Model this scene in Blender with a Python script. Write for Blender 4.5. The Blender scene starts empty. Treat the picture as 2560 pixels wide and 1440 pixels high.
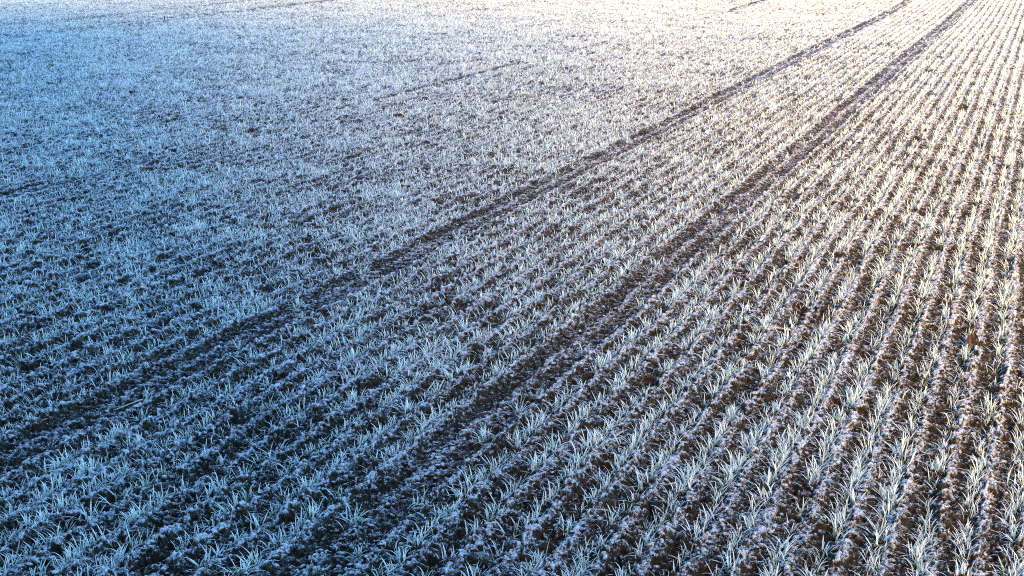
import bpy, math, random
import numpy as np
R = math.radians
S = bpy.context.scene
COL = S.collection
random.seed(7)
rng = np.random.default_rng(11)

# ------------------------------------------------------------------ camera
CAM_H = 1.766
YAW = R(22.24)          # the drilled rows run along +Y, the camera looks 22 degrees to their left
PITCH = R(15.79)
cam_d = bpy.data.cameras.new('camera')
cam_d.lens = 45.0
cam_d.sensor_width = 36.0
cam_d.clip_start = 0.05
cam_d.clip_end = 5000
cam = bpy.data.objects.new('camera', cam_d)
cam.location = (0, 0, CAM_H)
cam.rotation_euler = (math.pi / 2 - PITCH, 0, YAW)
COL.objects.link(cam)
S.camera = cam

# ------------------------------------------------------------------ sky, sun, exposure
SUN_EL = R(24)
SUN_YAW = YAW + R(0)    # direction the light travels in, seen from above
SUN_STRENGTH = 4.2
SKY_STRENGTH = 0.15
EXPOSURE = 2.35
w = bpy.data.worlds.new('World')
S.world = w
w.use_nodes = True
nt = w.node_tree
sky = nt.nodes.new('ShaderNodeTexSky')
sky.sky_type = 'NISHITA'
sky.sun_disc = False
sky.sun_elevation = SUN_EL
sky.sun_rotation = math.pi - SUN_YAW
sky.air_density = 1.0
sky.dust_density = 0.1
sky.ozone_density = 1.0
tint = nt.nodes.new('ShaderNodeMix'); tint.data_type = 'RGBA'; tint.blend_type = 'MULTIPLY'
tint.inputs[0].default_value = 1.0; tint.inputs[7].default_value = (0.62, 0.88, 1.06, 1)      # cold clear winter sky
nt.links.new(sky.outputs[0], tint.inputs[6])
nt.links.new(tint.outputs[2], nt.nodes['Background'].inputs['Color'])
nt.nodes['Background'].inputs['Strength'].default_value = SKY_STRENGTH
sd = bpy.data.lights.new('sun', 'SUN')
sd.energy = SUN_STRENGTH
sd.angle = R(42)
sd.color = (1.0, 0.54, 0.05)
sun = bpy.data.objects.new('sun', sd)
sun.rotation_euler = (math.pi / 2 - SUN_EL, 0, SUN_YAW)
sun.location = (0, -20, 40)
COL.objects.link(sun)
S.view_settings.view_transform = 'Standard'
S.view_settings.look = 'None'
S.view_settings.exposure = EXPOSURE
S.view_settings.gamma = 1.0
S.cycles.max_bounces = 6
S.cycles.filter_width = 1.0
S.cycles.use_denoising = False

# ------------------------------------------------------------------ helpers
def tag(o, label=None, cat=None, group=None, kind=None):
    if label: o['label'] = label
    if cat: o['category'] = cat
    if group: o['group'] = group
    if kind: o['kind'] = kind
    return o

def mesh_obj(name, verts, faces, mat, parent=None, smooth=False, link=True):
    me = bpy.data.meshes.new(name)
    me.from_pydata([tuple(v) for v in verts], [], [tuple(f) for f in faces])
    if mat: me.materials.append(mat)
    if smooth: me.polygons.foreach_set('use_smooth', [True] * len(me.polygons))
    o = bpy.data.objects.new(name, me)
    if link: COL.objects.link(o)
    if parent: o.parent = parent
    return o

def fattr(me, name, vals):
    a = me.attributes.new(name, 'FLOAT', 'POINT')
    a.data.foreach_set('value', np.asarray(vals, dtype=np.float32))

class N:
    """a small node-tree writer"""
    def __init__(self, name):
        self.m = bpy.data.materials.new(name)
        self.m.use_nodes = True
        self.t = self.m.node_tree
        self.b = self.t.nodes['Principled BSDF']
    def new(self, typ, **kw):
        n = self.t.nodes.new(typ)
        for k, v in kw.items(): setattr(n, k, v)
        return n
    def put(self, sock, v):
        if isinstance(v, bpy.types.NodeSocket): self.t.links.new(v, sock)
        elif isinstance(v, (tuple, list)) and len(v) == 3 and sock.type == 'RGBA': sock.default_value = (*v, 1)
        else: sock.default_value = v
    def math(self, op, a, b=0.0, clamp=False):
        n = self.new('ShaderNodeMath', operation=op, use_clamp=clamp)
        self.put(n.inputs[0], a); self.put(n.inputs[1], b)
        return n.outputs[0]
    def ramp01(self, v, lo, hi):
        n = self.new('ShaderNodeMapRange', interpolation_type='SMOOTHSTEP')
        self.put(n.inputs['Value'], v)
        n.inputs['From Min'].default_value = lo; n.inputs['From Max'].default_value = hi
        return n.outputs['Result']
    def mix(self, f, a, b):
        n = self.new('ShaderNodeMix', data_type='RGBA')
        self.put(n.inputs[0], f); self.put(n.inputs[6], a); self.put(n.inputs[7], b)
        return n.outputs[2]
    def noise(self, scale, detail=2.0, rough=0.5, vec=None):
        n = self.new('ShaderNodeTexNoise')
        n.inputs['Scale'].default_value = scale
        n.inputs['Detail'].default_value = detail
        n.inputs['Roughness'].default_value = rough
        if vec is not None: self.put(n.inputs['Vector'], vec)
        return n.outputs['Fac']
    def attr(self, name):
        return self.new('ShaderNodeAttribute', attribute_name=name).outputs['Fac']

# ------------------------------------------------------------------ numeric noise
def h2(ix, iy, seed):
    a = (ix.astype(np.int64) * 374761393 + iy.astype(np.int64) * 668265263 + seed * 1442695041) & 0xffffffff
    a = ((a ^ (a >> 13)) * 1274126177) & 0xffffffff
    a = ((a ^ (a >> 16)) * 2246822519) & 0xffffffff
    a = a ^ (a >> 15)
    return (a & 0xffffff).astype(np.float64) / float(0x1000000)

def vnoise(x, y, cell, seed):
    x = x / cell; y = y / cell
    ix = np.floor(x); iy = np.floor(y)
    fx = x - ix; fy = y - iy
    fx = fx * fx * (3 - 2 * fx); fy = fy * fy * (3 - 2 * fy)
    a = h2(ix, iy, seed); b = h2(ix + 1, iy, seed); c = h2(ix, iy + 1, seed); d = h2(ix + 1, iy + 1, seed)
    return (a * (1 - fx) + b * fx) * (1 - fy) + (c * (1 - fx) + d * fx) * fy

def domes(x, y, cell, seed, lo=0.35, hi=0.75, keep=0.8):
    """heap of overlapping rounded lumps: height of the highest one, in units of cell"""
    x = x / cell; y = y / cell
    ix = np.floor(x); iy = np.floor(y)
    best = np.zeros_like(x)
    for dx in (-1, 0, 1):
        for dy in (-1, 0, 1):
            cx = ix + dx; cy = iy + dy
            px = cx + h2(cx, cy, seed); py = cy + h2(cx, cy, seed + 1)
            r = lo + (hi - lo) * h2(cx, cy, seed + 2)
            r = np.where(h2(cx, cy, seed + 3) < keep, r, 0.05)
            q = 1 - ((x - px) ** 2 + (y - py) ** 2) / (r * r)
            best = np.maximum(best, r * np.sqrt(np.maximum(q, 0)))
    return best

# ------------------------------------------------------------------ layout of the drilled field
ROW = 0.125
X0 = -0.038
MISSING = {-13, -14, -24, -25, -50, -51, -123, -124, -125, -126, -127, -138, -139, -140}

def wander(x, y):
    """how far the drilled lines stray sideways"""
    return 0.06 * (vnoise(x * 0.08, y, 5.5, 7) - 0.5) + 0.022 * (vnoise(x * 0.4, y, 1.9, 5) - 0.5) + 0.014 * (vnoise(x * 2.1, y, 0.6, 6) - 0.5)

def track(x):
    """1 in the bare wheel tracks"""
    t = np.zeros_like(x)
    for c, hw, s in ((X0 - 24.5 * ROW, 0.085, 1), (X0 - 13.5 * ROW, 0.085, 1), (X0 - 50.5 * ROW, 0.07, 0.7), (X0 - 75 * ROW, 0.06, 0.3), (X0 - 125 * ROW, 0.28, 0.9), (X0 - 139 * ROW, 0.16, 0.8)):
        t = np.maximum(t, s * np.clip(1.4 - np.abs(x - c) / hw, 0, 1))
    return np.minimum(t, 1)

def profile(x, y):
    xs = x - wander(x, y)
    u = (xs - X0) / ROW
    u = u - np.floor(u)
    p = 0.55 * np.cos(2 * np.pi * (u - 0.33)) + 0.18 * np.cos(4 * np.pi * (u - 0.30))
    return p * (1 - 0.5 * track(xs)), track(xs)

def base_height(x, y):
    p, t = profile(x, y)
    amp = 0.017 * (0.65 + 0.7 * vnoise(x, y, 0.35, 21))
    return p * amp - 0.005 * t + 0.016 * (vnoise(x, y, 0.22, 22) - 0.5) + 0.10 * (vnoise(x, y, 9.0, 23) - 0.5) * np.clip((np.hypot(x, y) - 4) / 20, 0, 1)

# ------------------------------------------------------------------ materials
FROST = (0.66, 0.67, 0.69)

def soil_material():
    n = N('frosted_soil')
    geo = n.new('ShaderNodeNewGeometry')
    sep = n.new('ShaderNodeSeparateXYZ'); n.put(sep.inputs[0], geo.outputs['Normal'])
    tc = n.new('ShaderNodeTexCoord')
    pos = geo.outputs['Position']
    expo = n.attr('expose')
    fine = n.noise(520, 3, 0.65, pos)
    mid = n.noise(75, 3, 0.6, pos)
    wide = n.noise(2.3, 3, 0.6, pos)
    up = n.math('MULTIPLY', sep.outputs[2], 0.55)
    s = n.math('ADD', up, n.math('MULTIPLY', expo, 0.62))
    s = n.math('ADD', s, n.math('MULTIPLY', n.math('SUBTRACT', fine, 0.5), 1.3))
    s = n.math('ADD', s, n.math('MULTIPLY', n.math('SUBTRACT', mid, 0.5), 0.55))
    s = n.math('ADD', s, n.math('MULTIPLY', n.math('SUBTRACT', wide, 0.5), 0.28))
    frost = n.math('MULTIPLY', n.ramp01(s, 0.54, 0.82), 0.9)
    soilc = n.mix(n.ramp01(mid, 0.3, 0.7), (0.007, 0.005, 0.003), (0.042, 0.027, 0.012))
    n.put(n.b.inputs['Base Color'], n.mix(frost, soilc, FROST))
    n.b.inputs['Roughness'].default_value = 0.9
    n.b.inputs['Specular IOR Level'].default_value = 0.15
    bp = n.new('ShaderNodeBump')
    bp.inputs['Strength'].default_value = 0.6
    bp.inputs['Distance'].default_value = 0.0035
    n.put(bp.inputs['Height'], n.noise(330, 3, 0.6, pos))
    n.put(n.b.inputs['Normal'], bp.outputs['Normal'])
    return n.m

def blade_material():
    n = N('frosted_leaf')
    oi = n.new('ShaderNodeObjectInfo')
    along = n.attr('along'); rim = n.attr('rim'); bare = n.attr('bare')
    geo = n.new('ShaderNodeNewGeometry')
    sp = n.noise(380, 2, 0.6, geo.outputs['Position'])
    s = n.math('ADD', n.math('MULTIPLY', along, 0.75), n.math('MULTIPLY', rim, 0.42))
    s = n.math('ADD', s, n.math('MULTIPLY', n.math('SUBTRACT', sp, 0.5), 0.7))
    s = n.math('SUBTRACT', s, n.math('MULTIPLY', bare, 0.5))
    frost = n.math('MULTIPLY', n.ramp01(s, 0.03, 0.68), 0.94)
    green = n.mix(bare, (0.10, 0.22, 0.13), (0.16, 0.25, 0.11))
    n.put(n.b.inputs['Base Color'], n.mix(frost, green, (0.82, 0.86, 0.84)))
    n.b.inputs['Roughness'].default_value = 0.75
    n.b.inputs['Specular IOR Level'].default_value = 0.25
    tr = n.new('ShaderNodeBsdfTranslucent')
    n.put(tr.inputs['Color'], n.mix(frost, (0.12, 0.22, 0.08), (0.7, 0.74, 0.72)))
    mx = n.new('ShaderNodeMixShader'); mx.inputs[0].default_value = 0.28
    n.t.links.new(n.b.outputs[0], mx.inputs[1]); n.t.links.new(tr.outputs[0], mx.inputs[2])
    n.t.links.new(mx.outputs[0], n.t.nodes['Material Output'].inputs['Surface'])
    return n.m

def plain(name, c1, c2, scale, rough=0.8, frost=0.0, fscale=300):
    n = N(name)
    tc = n.new('ShaderNodeTexCoord')
    f = n.noise(scale, 4, 0.6, tc.outputs['Object'])
    c = n.mix(n.ramp01(f, 0.3, 0.7), c1, c2)
    if frost > 0:
        geo = n.new('ShaderNodeNewGeometry')
        sep = n.new('ShaderNodeSeparateXYZ'); n.put(sep.inputs[0], geo.outputs['Normal'])
        s = n.math('ADD', n.math('MULTIPLY', n.math('ABSOLUTE', sep.outputs[2]), 0.6), n.noise(fscale, 3, 0.6, tc.outputs['Object']))
        c = n.mix(n.math('MULTIPLY', n.ramp01(s, 1.25 - frost, 1.55 - frost), 0.85), c, FROST)
    n.put(n.b.inputs['Base Color'], c)
    n.b.inputs['Roughness'].default_value = rough
    return n.m

M_SOIL = soil_material()
M_BLADE = blade_material()
M_STRAW = plain('dry_straw', (0.42, 0.27, 0.12), (0.62, 0.45, 0.24), 60, 0.7, 0.45)
M_LEAF = plain('dry_leaf', (0.012, 0.006, 0.004), (0.050, 0.018, 0.009), 40, 0.6, 0.12)
M_TWIG = plain('twig_bark', (0.03, 0.02, 0.015), (0.09, 0.06, 0.04), 80, 0.9, 0.1)
M_BOARD = plain('blocker_boards', (0.06, 0.045, 0.035), (0.11, 0.085, 0.065), 3, 0.9)  # this and the next two cover the added shade building
M_ROOF = plain('blocker_roof_mat', (0.05, 0.05, 0.055), (0.09, 0.09, 0.095), 5, 0.8)
M_DOOR = plain('blocker_door_mat', (0.05, 0.07, 0.05), (0.07, 0.09, 0.07), 3, 0.8)

# ------------------------------------------------------------------ soil: one sheet out to the horizon
def soil_sheet():
    half = R(33)
    fine_a = np.arange(-half, half, 0.00085)
    coarse_a = np.arange(half, 2 * math.pi - half, R(2.0))
    ang = np.concatenate([fine_a, coarse_a])                 # measured to the left of the view direction
    rr = [0.35]
    while rr[-1] < 400:
        r = rr[-1]
        if r < 2.3: st = 0.06
        elif r < 14: st = max(0.0032, 0.00125 * r)
        elif r < 46: st = 0.0031 * r
        else: st = 0.04 * r
        rr.append(r + st)
    rr = np.array(rr)
    na, nr = len(ang), len(rr)
    A, RR = np.meshgrid(ang, rr)
    th = YAW + A
    x = (-np.sin(th) * RR).ravel(); y = (np.cos(th) * RR).ravel(); r = RR.ravel()
    near = np.clip((30 - r) / 16, 0, 1)
    p, t = profile(x, y)
    z = base_height(x, y)
    wx = x + 0.006 * (vnoise(x, y, 0.011, 31) - 0.5); wy = y + 0.006 * (vnoise(x, y, 0.011, 32) - 0.5)
    wx = wx + 0.016 * (vnoise(x, y, 0.03, 34) - 0.5); wy = wy + 0.016 * (vnoise(x, y, 0.03, 35) - 0.5)
    big = domes(wx, wy, 0.055, 41, 0.25, 0.62, 0.5) * 0.055
    med = domes(wx, wy, 0.021, 45, 0.35, 0.75, 0.85) * 0.021
    sml = domes(wx, wy, 0.012, 49, 0.35, 0.8, 0.9) * 0.012
    def billow(c, sd): return 1 - 2 * np.abs(vnoise(x, y, c, sd) - 0.5)
    b1 = billow(0.013, 36); b2 = billow(0.0075, 37); b3 = vnoise(x, y, 0.0045, 38)
    loose = 0.45 + 0.8 * vnoise(x, y, 0.16, 33)
    relief = 0.60 * big * (1 - 0.6 * t) + 0.95 * med * loose * (1 - 0.3 * t) + 0.65 * sml + 0.006 * b1 + 0.0045 * b2 + 0.003 * b3
    lug = np.cos(2 * np.pi * (y + 0.45 * np.abs(x - X0 - 24.5 * ROW)) / 0.085)
    relief = relief + 0.005 * t * lug
    fine = np.clip((46 - r) / 14, 0, 1)
    z = z + relief * fine
    # how exposed a point is: crumb tops and ridge crowns carry frost, cracks and furrow bottoms do not
    expo = 0.36 * p + 0.25 * (b1 - 0.5) + 0.30 * (b2 - 0.5) + 0.35 * (b3 - 0.5) + 0.30 * (sml / 0.012 - 0.35) + 0.30 * (med / 0.021 - 0.35) + 0.15 * big / 0.055 - 0.03 + 0.0 * t
    expo = expo * fine + 0.2 * (1 - fine)
    me = bpy.data.meshes.new('soil')
    nv = na * nr
    me.vertices.add(nv)
    me.vertices.foreach_set('co', np.stack([x, y, z], 1).astype(np.float32).ravel())
    i = np.arange(nr - 1)[:, None] * na; j = np.arange(na)[None, :]
    j2 = (j + 1) % na
    q = np.stack([i + j, i + na + j, i + na + j2, i + j2], -1).reshape(-1, 4)
    q = q[:, ::-1]
    nq = len(q)
    me.loops.add(nq * 4); me.polygons.add(nq)
    me.loops.foreach_set('vertex_index', q.astype(np.int32).ravel())
    me.polygons.foreach_set('loop_start', np.arange(0, nq * 4, 4, dtype=np.int32))
    me.polygons.foreach_set('loop_total', np.full(nq, 4, dtype=np.int32))
    me.polygons.foreach_set('use_smooth', np.ones(nq, dtype=bool))
    me.update(calc_edges=True)
    fattr(me, 'expose', expo)
    me.materials.append(M_SOIL)
    o = bpy.data.objects.new('ground', me)
    COL.objects.link(o)
    if me.polygons[0].normal.z < 0: me.flip_normals()
    tag(o, kind='structure')
    return o
soil_sheet()

# ------------------------------------------------------------------ seedling tufts
def tuft_mesh(k, blades, spread, hscale, flat=0.34):
    rd = random.Random(1000 + k)
    V = []; F = []; along = []; rim = []; bare = []
    for b in range(blades):
        a = rd.uniform(0, 2 * math.pi)
        L = hscale * rd.uniform(0.028, 0.066)
        lean = abs(rd.gauss(0.30, 0.22))
        bend = rd.uniform(0.05, 1.0)
        if rd.random() < flat:
            lean = rd.uniform(0.7, 1.15); bend = rd.uniform(0.2, 1.0); L *= 1.15
        wid = rd.uniform(0.0014, 0.0023)
        ox, oy = rd.gauss(0, spread * 0.38), rd.gauss(0, spread)
        bx, by, bz = ox, oy, -0.008
        br = 1.0 if rd.random() < 0.10 else rd.uniform(0, 0.35)
        seg = 5
        tw = rd.uniform(-0.8, 0.8)
        base = len(V)
        px, py, pz = bx, by, bz
        for s in range(seg + 1):
            tt = s / seg
            th = lean + bend * tt * tt * 1.2
            dx, dy, dz = math.sin(th) * math.cos(a), math.sin(th) * math.sin(a), math.cos(th)
            if s: px += dx * L / seg; py += dy * L / seg; pz += dz * L / seg
            ww = wid * (1 - 0.15 * tt) if tt < 0.6 else wid * 0.9 * (1 - ((tt - 0.6) / 0.4) ** 1.6 * 0.93)
            sa = a + math.pi / 2 + tw * tt
            sx, sy = math.cos(sa), math.sin(sa)
            nx, ny, nz = -math.cos(th) * math.cos(a), -math.cos(th) * math.sin(a), math.sin(th)
            for side in (-1, 0, 1):
                up = 0.0009 * abs(side) * (1 - tt)
                V.append((px + side * sx * ww + nx * up, py + side * sy * ww + ny * up, pz + nz * up))
                along.append(min(1, tt * 1.25)); rim.append(abs(side)); bare.append(br)
        for s in range(seg):
            for c in (0, 1):
                i = base + s * 3 + c
                F.append((i, i + 1, i + 4, i + 3))
    o = mesh_obj('cereal_tuft', V, F, M_BLADE, smooth=True, link=False)
    fattr(o.data, 'along', along); fattr(o.data, 'rim', rim); fattr(o.data, 'bare', bare)
    return o

KINDS = []                                           # (object, word for how full it is)
for k in range(8): KINDS.append((tuft_mesh(k, 9 + k % 4, 0.015, 0.98), 'sparse'))
for k in range(8, 20): KINDS.append((tuft_mesh(k, 17 + (k % 5) * 3, 0.022, 1.08), 'full'))
for k in range(20, 28): KINDS.append((tuft_mesh(k, 28 + (k % 4) * 4, 0.027, 1.18), 'dense'))

FWD = (-math.sin(YAW), math.cos(YAW)); RGT = (math.cos(YAW), math.sin(YAW))
def project(x, y, z):
    """photo coordinates (2560 wide) of a point of the field"""
    f = x * FWD[0] + y * FWD[1]; r = x * RGT[0] + y * RGT[1]; u = z - CAM_H
    zc = f * math.cos(PITCH) - u * math.sin(PITCH)
    yc = f * math.sin(PITCH) + u * math.cos(PITCH)
    zc_ = np.where(zc > 0.2, zc, 0.2)
    return 1280 + 3200 * r / zc_, 720 - 3200 * yc / zc_, zc

def plan_tufts():
    rows = []
    YMAX = 52.0
    for m in range(-330, 40):
        xr = X0 + m * ROW
        n = int(YMAX / 0.042)
        yy = np.cumsum(rng.uniform(0.024, 0.064, n)) - 1.0
        yy = yy[yy < YMAX]
        left = np.clip((-xr - 2.0) / 6.0, 0, 1)
        xx = np.full_like(yy, xr) + rng.normal(0, 0.007 + 0.008 * left, len(yy))
        thin = vnoise(np.full_like(yy, xr * 3.3), yy, 0.33, 61)
        keep = rng.random(len(yy)) < np.clip(0.34 + 1.15 * thin, 0.22, 0.97) * ((0.05 if m in (-13, -14, -24, -25) else np.where(vnoise(yy * 0 + m * 7.7, yy, 2.6, 62) > 0.60, 0.9, 0.08)) if m in MISSING else 1.0)
        rows.append(np.stack([xx[keep], yy[keep], np.full(keep.sum(), m)], 1))
    P = np.concatenate(rows)
    x, y = P[:, 0], P[:, 1]
    x = x + wander(x, y)
    r = np.hypot(x, y)
    az = np.arctan2(-x, y) - YAW
    ok = (np.abs(az) < R(34)) & (r > 1.6) & (r < 55)
    # thin out behind the far edge of what can be told apart
    return x[ok], y[ok], P[ok, 2].astype(int)

tx, ty, tm = plan_tufts()
tz = base_height(tx, ty) + 0.012
n_t = len(tx)
vig = vnoise(tx, ty, 0.5, 71) * 0.6 + rng.random(n_t) * 0.5
tk = np.where(vig < 0.38, rng.integers(0, 8, n_t), np.where(vig < 0.72, rng.integers(8, 20, n_t), rng.integers(20, 28, n_t)))
trot = np.where(rng.random(n_t) < 0.5, 0, math.pi) + rng.normal(0, 0.35, n_t)
tsc = rng.uniform(0.8, 1.2, n_t)
pu, pv, pz = project(tx, ty, tz)
inview = (pu > 12) & (pu < 2548) & (pv > 0) & (pv < 1428) & (pz > 0.5)
order = np.argsort(np.where(inview, pz, 1e9))[:300]
is_one = np.zeros(n_t, bool); is_one[order] = True

ONES = ['', 'first', 'second', 'third', 'fourth', 'fifth', 'sixth', 'seventh', 'eighth', 'ninth', 'tenth', 'eleventh', 'twelfth', 'thirteenth',
        'fourteenth', 'fifteenth', 'sixteenth', 'seventeenth', 'eighteenth', 'nineteenth']
TENS = {2: 'twent', 3: 'thirt', 4: 'fort', 5: 'fift'}
def ordinal(n):
    if n < 20: return ONES[n]
    t, u = divmod(n, 10)
    return TENS[t] + 'ieth' if u == 0 else TENS[t] + 'y-' + ONES[u]

seen_rows = sorted({int(m) for m in tm[inview]}, reverse=True)
row_no = {m: i + 1 for i, m in enumerate(seen_rows)}
rank = {}
for m in seen_rows:
    ids = np.where(inview & (tm == m))[0]
    for q, i in enumerate(ids[np.argsort(ty[ids])]): rank[int(i)] = q + 1
for i in order:
    i = int(i)
    src, word = KINDS[int(tk[i])]
    o = src.copy()
    o.name = 'cereal_tuft'
    o.location = (tx[i], ty[i], tz[i])
    o.rotation_euler = (0, 0, trot[i])
    o.scale = (tsc[i],) * 3
    COL.objects.link(o)
    rn = row_no.get(int(tm[i]), 1)
    tag(o, '%s frosted tuft, %s from the near end of the %s row from the right' % (word, ordinal(rank[i]), ordinal(rn)),
        'seedling tuft', 'seedling tufts in the nearest drilled rows')

def scatter(name, pts, rot, sc, vi, sources, kind='stuff'):
    col = bpy.data.collections.new(name + '_kinds')
    for q, s in enumerate(sources):
        s.name = 'kind_%03d' % q
        col.objects.link(s)
    me = bpy.data.meshes.new(name)
    me.vertices.add(len(pts))
    me.vertices.foreach_set('co', np.asarray(pts, dtype=np.float32).ravel())
    a = me.attributes.new('rot', 'FLOAT_VECTOR', 'POINT'); a.data.foreach_set('vector', np.asarray(rot, dtype=np.float32).ravel())
    a = me.attributes.new('sc', 'FLOAT_VECTOR', 'POINT'); a.data.foreach_set('vector', np.asarray(sc, dtype=np.float32).ravel())
    a = me.attributes.new('vi', 'INT', 'POINT'); a.data.foreach_set('value', np.asarray(vi, dtype=np.int32))
    o = bpy.data.objects.new(name, me)
    COL.objects.link(o)
    g = bpy.data.node_groups.new(name, 'GeometryNodeTree')
    g.interface.new_socket('Geometry', in_out='INPUT', socket_type='NodeSocketGeometry')
    g.interface.new_socket('Geometry', in_out='OUTPUT', socket_type='NodeSocketGeometry')
    gi = g.nodes.new('NodeGroupInput'); go = g.nodes.new('NodeGroupOutput')
    ci = g.nodes.new('GeometryNodeCollectionInfo')
    ci.inputs['Collection'].default_value = col
    ci.inputs['Separate Children'].default_value = True
    ci.inputs['Reset Children'].default_value = True
    ip = g.nodes.new('GeometryNodeInstanceOnPoints')
    ip.inputs['Pick Instance'].default_value = True
    def named(nm, t):
        n = g.nodes.new('GeometryNodeInputNamedAttribute'); n.data_type = t; n.inputs[0].default_value = nm
        return [s for s in n.outputs if s.enabled][0]
    e2r = g.nodes.new('FunctionNodeEulerToRotation')
    L = g.links.new
    L(gi.outputs[0], ip.inputs['Points']); L(ci.outputs[0], ip.inputs['Instance'])
    L(named('vi', 'INT'), ip.inputs['Instance Index'])
    L(named('rot', 'FLOAT_VECTOR'), e2r.inputs[0]); L(e2r.outputs[0], ip.inputs['Rotation'])
    L(named('sc', 'FLOAT_VECTOR'), ip.inputs['Scale'])
    L(ip.outputs[0], go.inputs[0])
    md = o.modifiers.new('scatter', 'NODES'); md.node_group = g
    tag(o, kind=kind)
    return o

rest = ~is_one
nrest = int(rest.sum())
crop = scatter('seedling_rows', np.stack([tx, ty, tz], 1)[rest],
               np.stack([rng.normal(0, 0.08, nrest), rng.normal(0, 0.08, nrest), trot[rest]], 1),
               np.repeat(tsc[rest][:, None], 3, 1), tk[rest], [k[0] for k in KINDS])
tag(crop, 'frosted cereal seedlings in drilled rows running back across the field', 'seedlings')

# ------------------------------------------------------------------ loose soil crumbs
def clod_mesh(seed, sub=2, rough=0.5):
    import bmesh
    bm = bmesh.new()
    bmesh.ops.create_icosphere(bm, subdivisions=sub, radius=1.0)
    rd = random.Random(seed)
    bumps = []
    for _ in range(9):
        v = [rd.gauss(0, 1) for _ in range(3)]
        l = math.sqrt(sum(c * c for c in v)); bumps.append(([c / l for c in v], rd.uniform(-0.35, 0.55) * rough, rd.uniform(1.5, 5)))
    for v in bm.verts:
        n = v.co.normalized(); d = 1.0
        for c, a, s in bumps:
            d += a * math.exp(-s * 2 * (1 - (n.x * c[0] + n.y * c[1] + n.z * c[2])))
        v.co = n * d * (1 + rd.uniform(-0.07, 0.07))
        v.co.z *= 0.72
    me = bpy.data.meshes.new('soil_clod')
    bm.to_mesh(me); bm.free()
    me.polygons.foreach_set('use_smooth', [True] * len(me.polygons))
    co = np.zeros(len(me.vertices) * 3, dtype=np.float32); me.vertices.foreach_get('co', co)
    fattr(me, 'expose', 0.12 + 0.35 * co.reshape(-1, 3)[:, 2])
    me.materials.append(M_SOIL)
    return bpy.data.objects.new('soil_clod', me)

def crumbs():
    n = 60000
    az = rng.uniform(-R(30), R(30), n)
    r = 2.4 * (16 / 2.4) ** rng.random(n) if False else np.sqrt(rng.random(n)) * 13 + 0
    r = 2.3 + (14 - 2.3) * rng.random(n) ** 1.5
    x = -np.sin(YAW + az) * r; y = np.cos(YAW + az) * r
    p, t = profile(x, y)
    keep = rng.random(n) < np.clip(0.6 + 0.3 * p, 0.15, 1)
    x, y, r = x[keep], y[keep], r[keep]
    n = len(x)
    s = 0.0025 + 0.011 * rng.random(n) ** 4
    z = base_height(x, y) + 0.010 + s * 0.3
    return scatter('soil_crumbs', np.stack([x, y, z], 1), rng.uniform(-0.4, 0.4, (n, 3)) + np.stack([np.zeros(n), np.zeros(n), rng.uniform(0, 6.28, n)], 1),
                   np.repeat(s[:, None], 3, 1) * rng.uniform(0.75, 1.3, (n, 3)), rng.integers(0, 6, n), [clod_mesh(q, 2, 0.8) for q in range(6)])
tag(crumbs(), 'loose dark soil crumbs with frosted tops', 'soil crumbs')

# ------------------------------------------------------------------ litter lying on the soil
def ground_at(px, py):
    """field point (x, y) under a place seen in the photograph"""
    cx, cy = (px - 1280) / 3200.0, (720 - py) / 3200.0
    f = math.cos(PITCH) + cy * math.sin(PITCH); u = -math.sin(PITCH) + cy * math.cos(PITCH)
    t = CAM_H / -u
    return t * (f * FWD[0] + cx * RGT[0]), t * (f * FWD[1] + cx * RGT[1])

def gz(x, y):
    return float(base_height(np.array([x]), np.array([y]))[0])

def tube(pts, rads, sides=6):
    V = []; F = []
    for i, p in enumerate(pts):
        a = pts[max(i - 1, 0)]; b = pts[min(i + 1, len(pts) - 1)]
        d = [b[k] - a[k] for k in range(3)]; l = math.sqrt(sum(c * c for c in d)) or 1; d = [c / l for c in d]
        ref = (0, 0, 1) if abs(d[2]) < 0.9 else (1, 0, 0)
        e = [d[1] * ref[2] - d[2] * ref[1], d[2] * ref[0] - d[0] * ref[2], d[0] * ref[1] - d[1] * ref[0]]
        l = math.sqrt(sum(c * c for c in e)); e = [c / l for c in e]
        g = [d[1] * e[2] - d[2] * e[1], d[2] * e[0] - d[0] * e[2], d[0] * e[1] - d[1] * e[0]]
        for s in range(sides):
            w_ = 2 * math.pi * s / sides
            V.append(tuple(p[k] + rads[i] * (math.cos(w_) * e[k] + math.sin(w_) * g[k]) for k in range(3)))
    for i in range(len(pts) - 1):
        for s in range(sides):
            s2 = (s + 1) % sides
            F.append((i * sides + s, i * sides + s2, (i + 1) * sides + s2, (i + 1) * sides + s))
    F.append(tuple(range(sides - 1, -1, -1))); F.append(tuple((len(pts) - 1) * sides + s for s in range(sides)))
    return V, F

def straw(px, py, length, ang, lift, bend, label, rad=0.0016, mat=None, name='straw', cat='straw', seed=0):
    x, y = ground_at(px, py)
    rd = random.Random(seed + int(px))
    n = 9; pts = []; rads = []
    for i in range(n):
        t = i / (n - 1) - 0.5
        pts.append((t * length, bend * length * (t * t - 0.08) + rd.uniform(-1, 1) * 0.0006, (t + 0.5) * lift * length + 0.018 + 0.1 * length * (0.25 - t * t)))
        rads.append(rad * (1 - 0.35 * (t + 0.5)) * rd.uniform(0.85, 1.15))
    V, F = tube(pts, rads)
    o = mesh_obj(name, V, F, mat or M_STRAW, smooth=True)
    o.location = (x, y, gz(x, y)); o.rotation_euler = (0, 0, YAW + ang)
    tag(o, label, cat)
    return o

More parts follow.
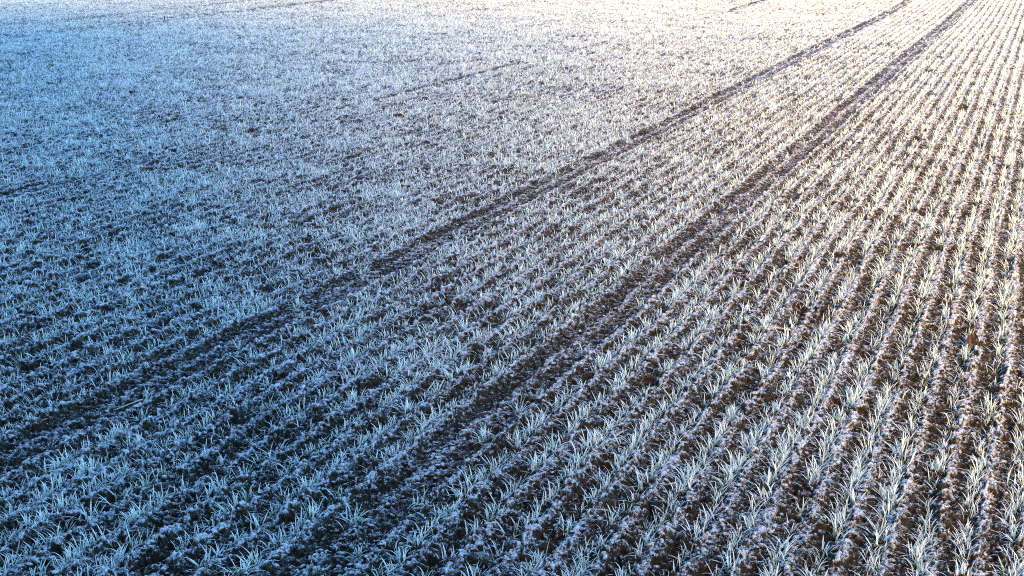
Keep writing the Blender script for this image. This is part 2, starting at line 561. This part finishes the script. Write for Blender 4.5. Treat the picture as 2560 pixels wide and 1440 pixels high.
straw(1503, 723, 0.105, 0.95, 0.25, 0.10, 'tan straw piece leaning among tufts right of the photo centre', 0.0026)
straw(322, 1025, 0.12, 0.75, 0.12, 0.15, 'long pale frosted straw lying along a row at lower left', 0.0030)
straw(2262, 1000, 0.06, 0.9, 0.35, -0.3, 'short yellow straw beside a frosted tuft at lower right', 0.0026)
straw(2414, 1017, 0.10, 0.5, 0.10, 0.5, 'reddish bent straw below the large brown dead leaf', 0.0018)
straw(2250, 1271, 0.05, 0.8, 0.25, 0.2, 'pinkish short straw between two rows near the lower right corner', 0.0028)
straw(2197, 1200, 0.045, 1.3, 0.6, 0.3, 'small orange straw standing beside a lone tuft at lower right', 0.0024)
straw(1497, 1300, 0.055, -0.35, 0.10, 0.1, 'thin orange straw lying on dark soil at bottom centre', 0.0024)
straw(1665, 1230, 0.06, -0.6, 0.30, 1.2, 'pale curled straw on dark soil right of bottom centre', 0.0017)
straw(1935, 836, 0.15, -0.55, 0.06, 0.1, 'thick pale frosted stalk lying across a furrow right of centre', 0.0042)
straw(205, 87, 0.42, -0.8, 0.2, 0.1, 'long pale stalk lying on the far field at upper left', 0.012)
straw(283, 67, 0.38, -0.9, 0.25, -0.1, 'slanting pale stalk beside the far wheel line at upper left', 0.010)
straw(1487, 997, 0.05, 1.4, 0.9, 0.2, 'short brown twig stub upright on the bare wheel track', 0.0030, M_TWIG, 'twig', 'twig')
straw(25, 178, 0.14, 2.2, 0.9, 0.5, 'dark crooked twig sticking up at the left edge of the far field', 0.010, M_TWIG, 'twig', 'twig')
straw(411, 60, 0.10, 1.5, 1.2, 0.2, 'small dark stub standing on the far wheel line at upper left', 0.014, M_TWIG, 'twig', 'twig')

def dead_leaf(px, py, size, ang, curl, stand, label, stalk=True, seed=1):
    x, y = ground_at(px, py)
    rd = random.Random(seed)
    root = bpy.data.objects.new('dead_leaf', None)
    root.location = (x, y, gz(x, y) + 0.012); root.rotation_euler = (stand, 0, YAW + ang)
    COL.objects.link(root); tag(root, label, 'dead leaf')
    nu, nv = 12, 9
    V = []; F = []
    for side in (0, 1):
        for i in range(nu + 1):
            t = i / nu
            wid = math.sin(math.pi * min(1, t * 0.94 + 0.05)) ** 0.7 * 0.36 * (1 + 0.12 * math.sin(9 * t + seed))
            for j in range(nv + 1):
                q = (j / nv - 0.5) * 2
                a = q * curl
                X = size * wid * math.sin(a) / max(curl, 0.2) + size * 0.02 * math.sin(7 * t + 3 * q)
                Y = size * (t - 0.1)
                Z = size * wid * (1 - math.cos(a)) / max(curl, 0.2) + size * 0.22 * t * t + size * 0.03 * math.sin(5 * q + 6 * t + seed)
                V.append((X, Y, Z - 0.0008 * side))
    row = nv + 1; base = (nu + 1) * row
    for i in range(nu):
        for j in range(nv):
            k = i * row + j
            F.append((k, k + 1, k + row + 1, k + row)); F.append((base + k, base + k + row, base + k + row + 1, base + k + 1))
    edge = [j for j in range(nv + 1)] + [i * row + nv for i in range(1, nu + 1)] + [nu * row + j for j in range(nv - 1, -1, -1)] + [i * row for i in range(nu - 1, 0, -1)]
    for a, b in zip(edge, edge[1:] + edge[:1]): F.append((a, base + a, base + b, b))
    mesh_obj('blade', V, F, M_LEAF, root, smooth=True)
    if stalk:
        pts = [(0.0, size * (0.85 + 0.12 * i), size * (0.20 + 0.09 * i) + 0.003) for i in range(-6, 5)]
        V, F = tube([(p[0] + size * 0.05 * math.sin(i), p[1], p[2]) for i, p in enumerate(pts)], [size * 0.022 * (1 - 0.05 * i) for i in range(len(pts))])
        mesh_obj('stalk', V, F, M_STRAW, root, smooth=True)
dead_leaf(2428, 880, 0.085, -0.4, 1.25, 0.95, 'large curled brown dead leaf standing between rows near the right edge', True, 3)
dead_leaf(1423, 845, 0.055, 0.9, 1.0, 0.25, 'small curled brown leaf on the soil just below the photo centre', False, 5)
dead_leaf(1433, 763, 0.030, 2.0, 0.6, 0.2, 'tiny pale orange leaf flake between rows near the photo centre', False, 7)
dead_leaf(1123, 772, 0.060, 2.6, 1.1, 0.8, 'dark curled dead leaf upright among frosted tufts left of centre', False, 9)
dead_leaf(2330, 950, 0.060, -1.3, 1.2, 0.15, 'flat brown dead leaf half hidden by tufts left of the large leaf', False, 11)

def clod(px, py, rad, label, seed):
    x, y = ground_at(px, py)
    o = clod_mesh(500 + seed, 4, 1.0)
    fattr_name = o.data.attributes['expose']
    v = np.zeros(len(o.data.vertices), dtype=np.float32); fattr_name.data.foreach_get('value', v)
    fattr_name.data.foreach_set('value', v - 0.34)
    o.name = 'soil_clod'
    o.location = (x, y, gz(x, y) + 0.010 + rad * 0.05); o.scale = (rad, rad * 0.9, rad); o.rotation_euler = (0, 0, seed * 1.7)
    COL.objects.link(o); tag(o, label, 'clod')
clod(2358, 884, 0.022, 'round dark bare clod in the furrow left of the large brown leaf', 1)
clod(2390, 868, 0.020, 'dark clod touching the foot of the large brown leaf', 2)
clod(1193, 1410, 0.034, 'biggest dark clod on bare soil at the bottom edge, left of centre', 3)
clod(1317, 1003, 0.028, 'dark clod on the rim of the nearer bare wheel track', 4)
clod(1513, 1280, 0.028, 'dark clod above the thin orange straw at bottom centre', 5)
clod(2019, 1252, 0.026, 'dark rounded clod in a hollow between rows at lower right', 6)
clod(1898, 1228, 0.024, 'frost-rimmed clod beside a spreading tuft at lower right', 7)
clod(332, 1212, 0.032, 'dark clod between leaning tufts at lower left', 8)
clod(545, 1192, 0.028, 'bare dark clod behind a thin tuft at lower left', 9)
clod(100, 1356, 0.036, 'arched dark clod near the lower left corner', 10)
clod(862, 253, 0.04, 'leftmost of two dark clods on the white field above centre', 11)
clod(955, 258, 0.036, 'right one of two dark clods on the white field above centre', 12)
clod(993, 297, 0.04, 'dark clod just below the pair of clods above centre', 13)
clod(335, 235, 0.045, 'long dark clod on the faint wheel line at upper left', 14)
clod(2100, 652, 0.036, 'dark clod on the bare patch between two right-hand rows', 15)

# ------------------------------------------------------------------ unseen building added behind the camera to shade the left of the field
def shade_blocker():
    P = (2.3, -3.2)                                     # near right corner, in steps to the right / ahead of the camera
    W_, D_, H_, RH = 60.0, 16.0, 24.0, 5.0
    root = bpy.data.objects.new('shade_blocker', None)
    root.location = (P[0] * RGT[0] + P[1] * FWD[0], P[0] * RGT[1] + P[1] * FWD[1], 0)
    root.rotation_euler = (0, 0, YAW)
    COL.objects.link(root)
    tag(root, 'tall dark timber building, added unseen behind the camera to shade the left of the field', 'shade_blocker')
    def box(x0, x1, y0, y1, z0, z1):
        v = [(x, y, z) for x in (x0, x1) for y in (y0, y1) for z in (z0, z1)]
        f = [(0, 1, 3, 2), (4, 6, 7, 5), (0, 4, 5, 1), (2, 3, 7, 6), (0, 2, 6, 4), (1, 5, 7, 3)]
        return v, f
    V = []; F = []
    def add(v, f):
        b = len(V); V.extend(v); F.extend([tuple(i + b for i in q) for q in f])
    add(*box(-W_, 0, -D_, 0, -0.3, H_))
    for q in range(int(W_ / 0.9)):                       # cover battens on the field side
        add(*box(-0.9 * q - 0.62, -0.9 * q - 0.5, 0.004, 0.04, -0.2, H_ - 0.1))
    mesh_obj('blocker_wall', V, F, M_BOARD, root)
    h = D_ / 2
    mesh_obj('blocker_roof', [(-W_ - 0.3, 0.25, H_ + 0.01), (0.25, 0.25, H_ + 0.01), (0.25, -D_ - 0.25, H_ + 0.01), (-W_ - 0.3, -D_ - 0.25, H_ + 0.01), (-W_ - 0.3, -h, H_ + RH), (0.25, -h, H_ + RH)],
             [(0, 1, 5, 4), (2, 3, 4, 5), (0, 4, 3), (1, 2, 5), (0, 3, 2, 1)], M_ROOF, root)
    mesh_obj('blocker_door', *box(-26, -20, 0.045, 0.11, 0.0, 5.0), M_DOOR, root)
shade_blocker()
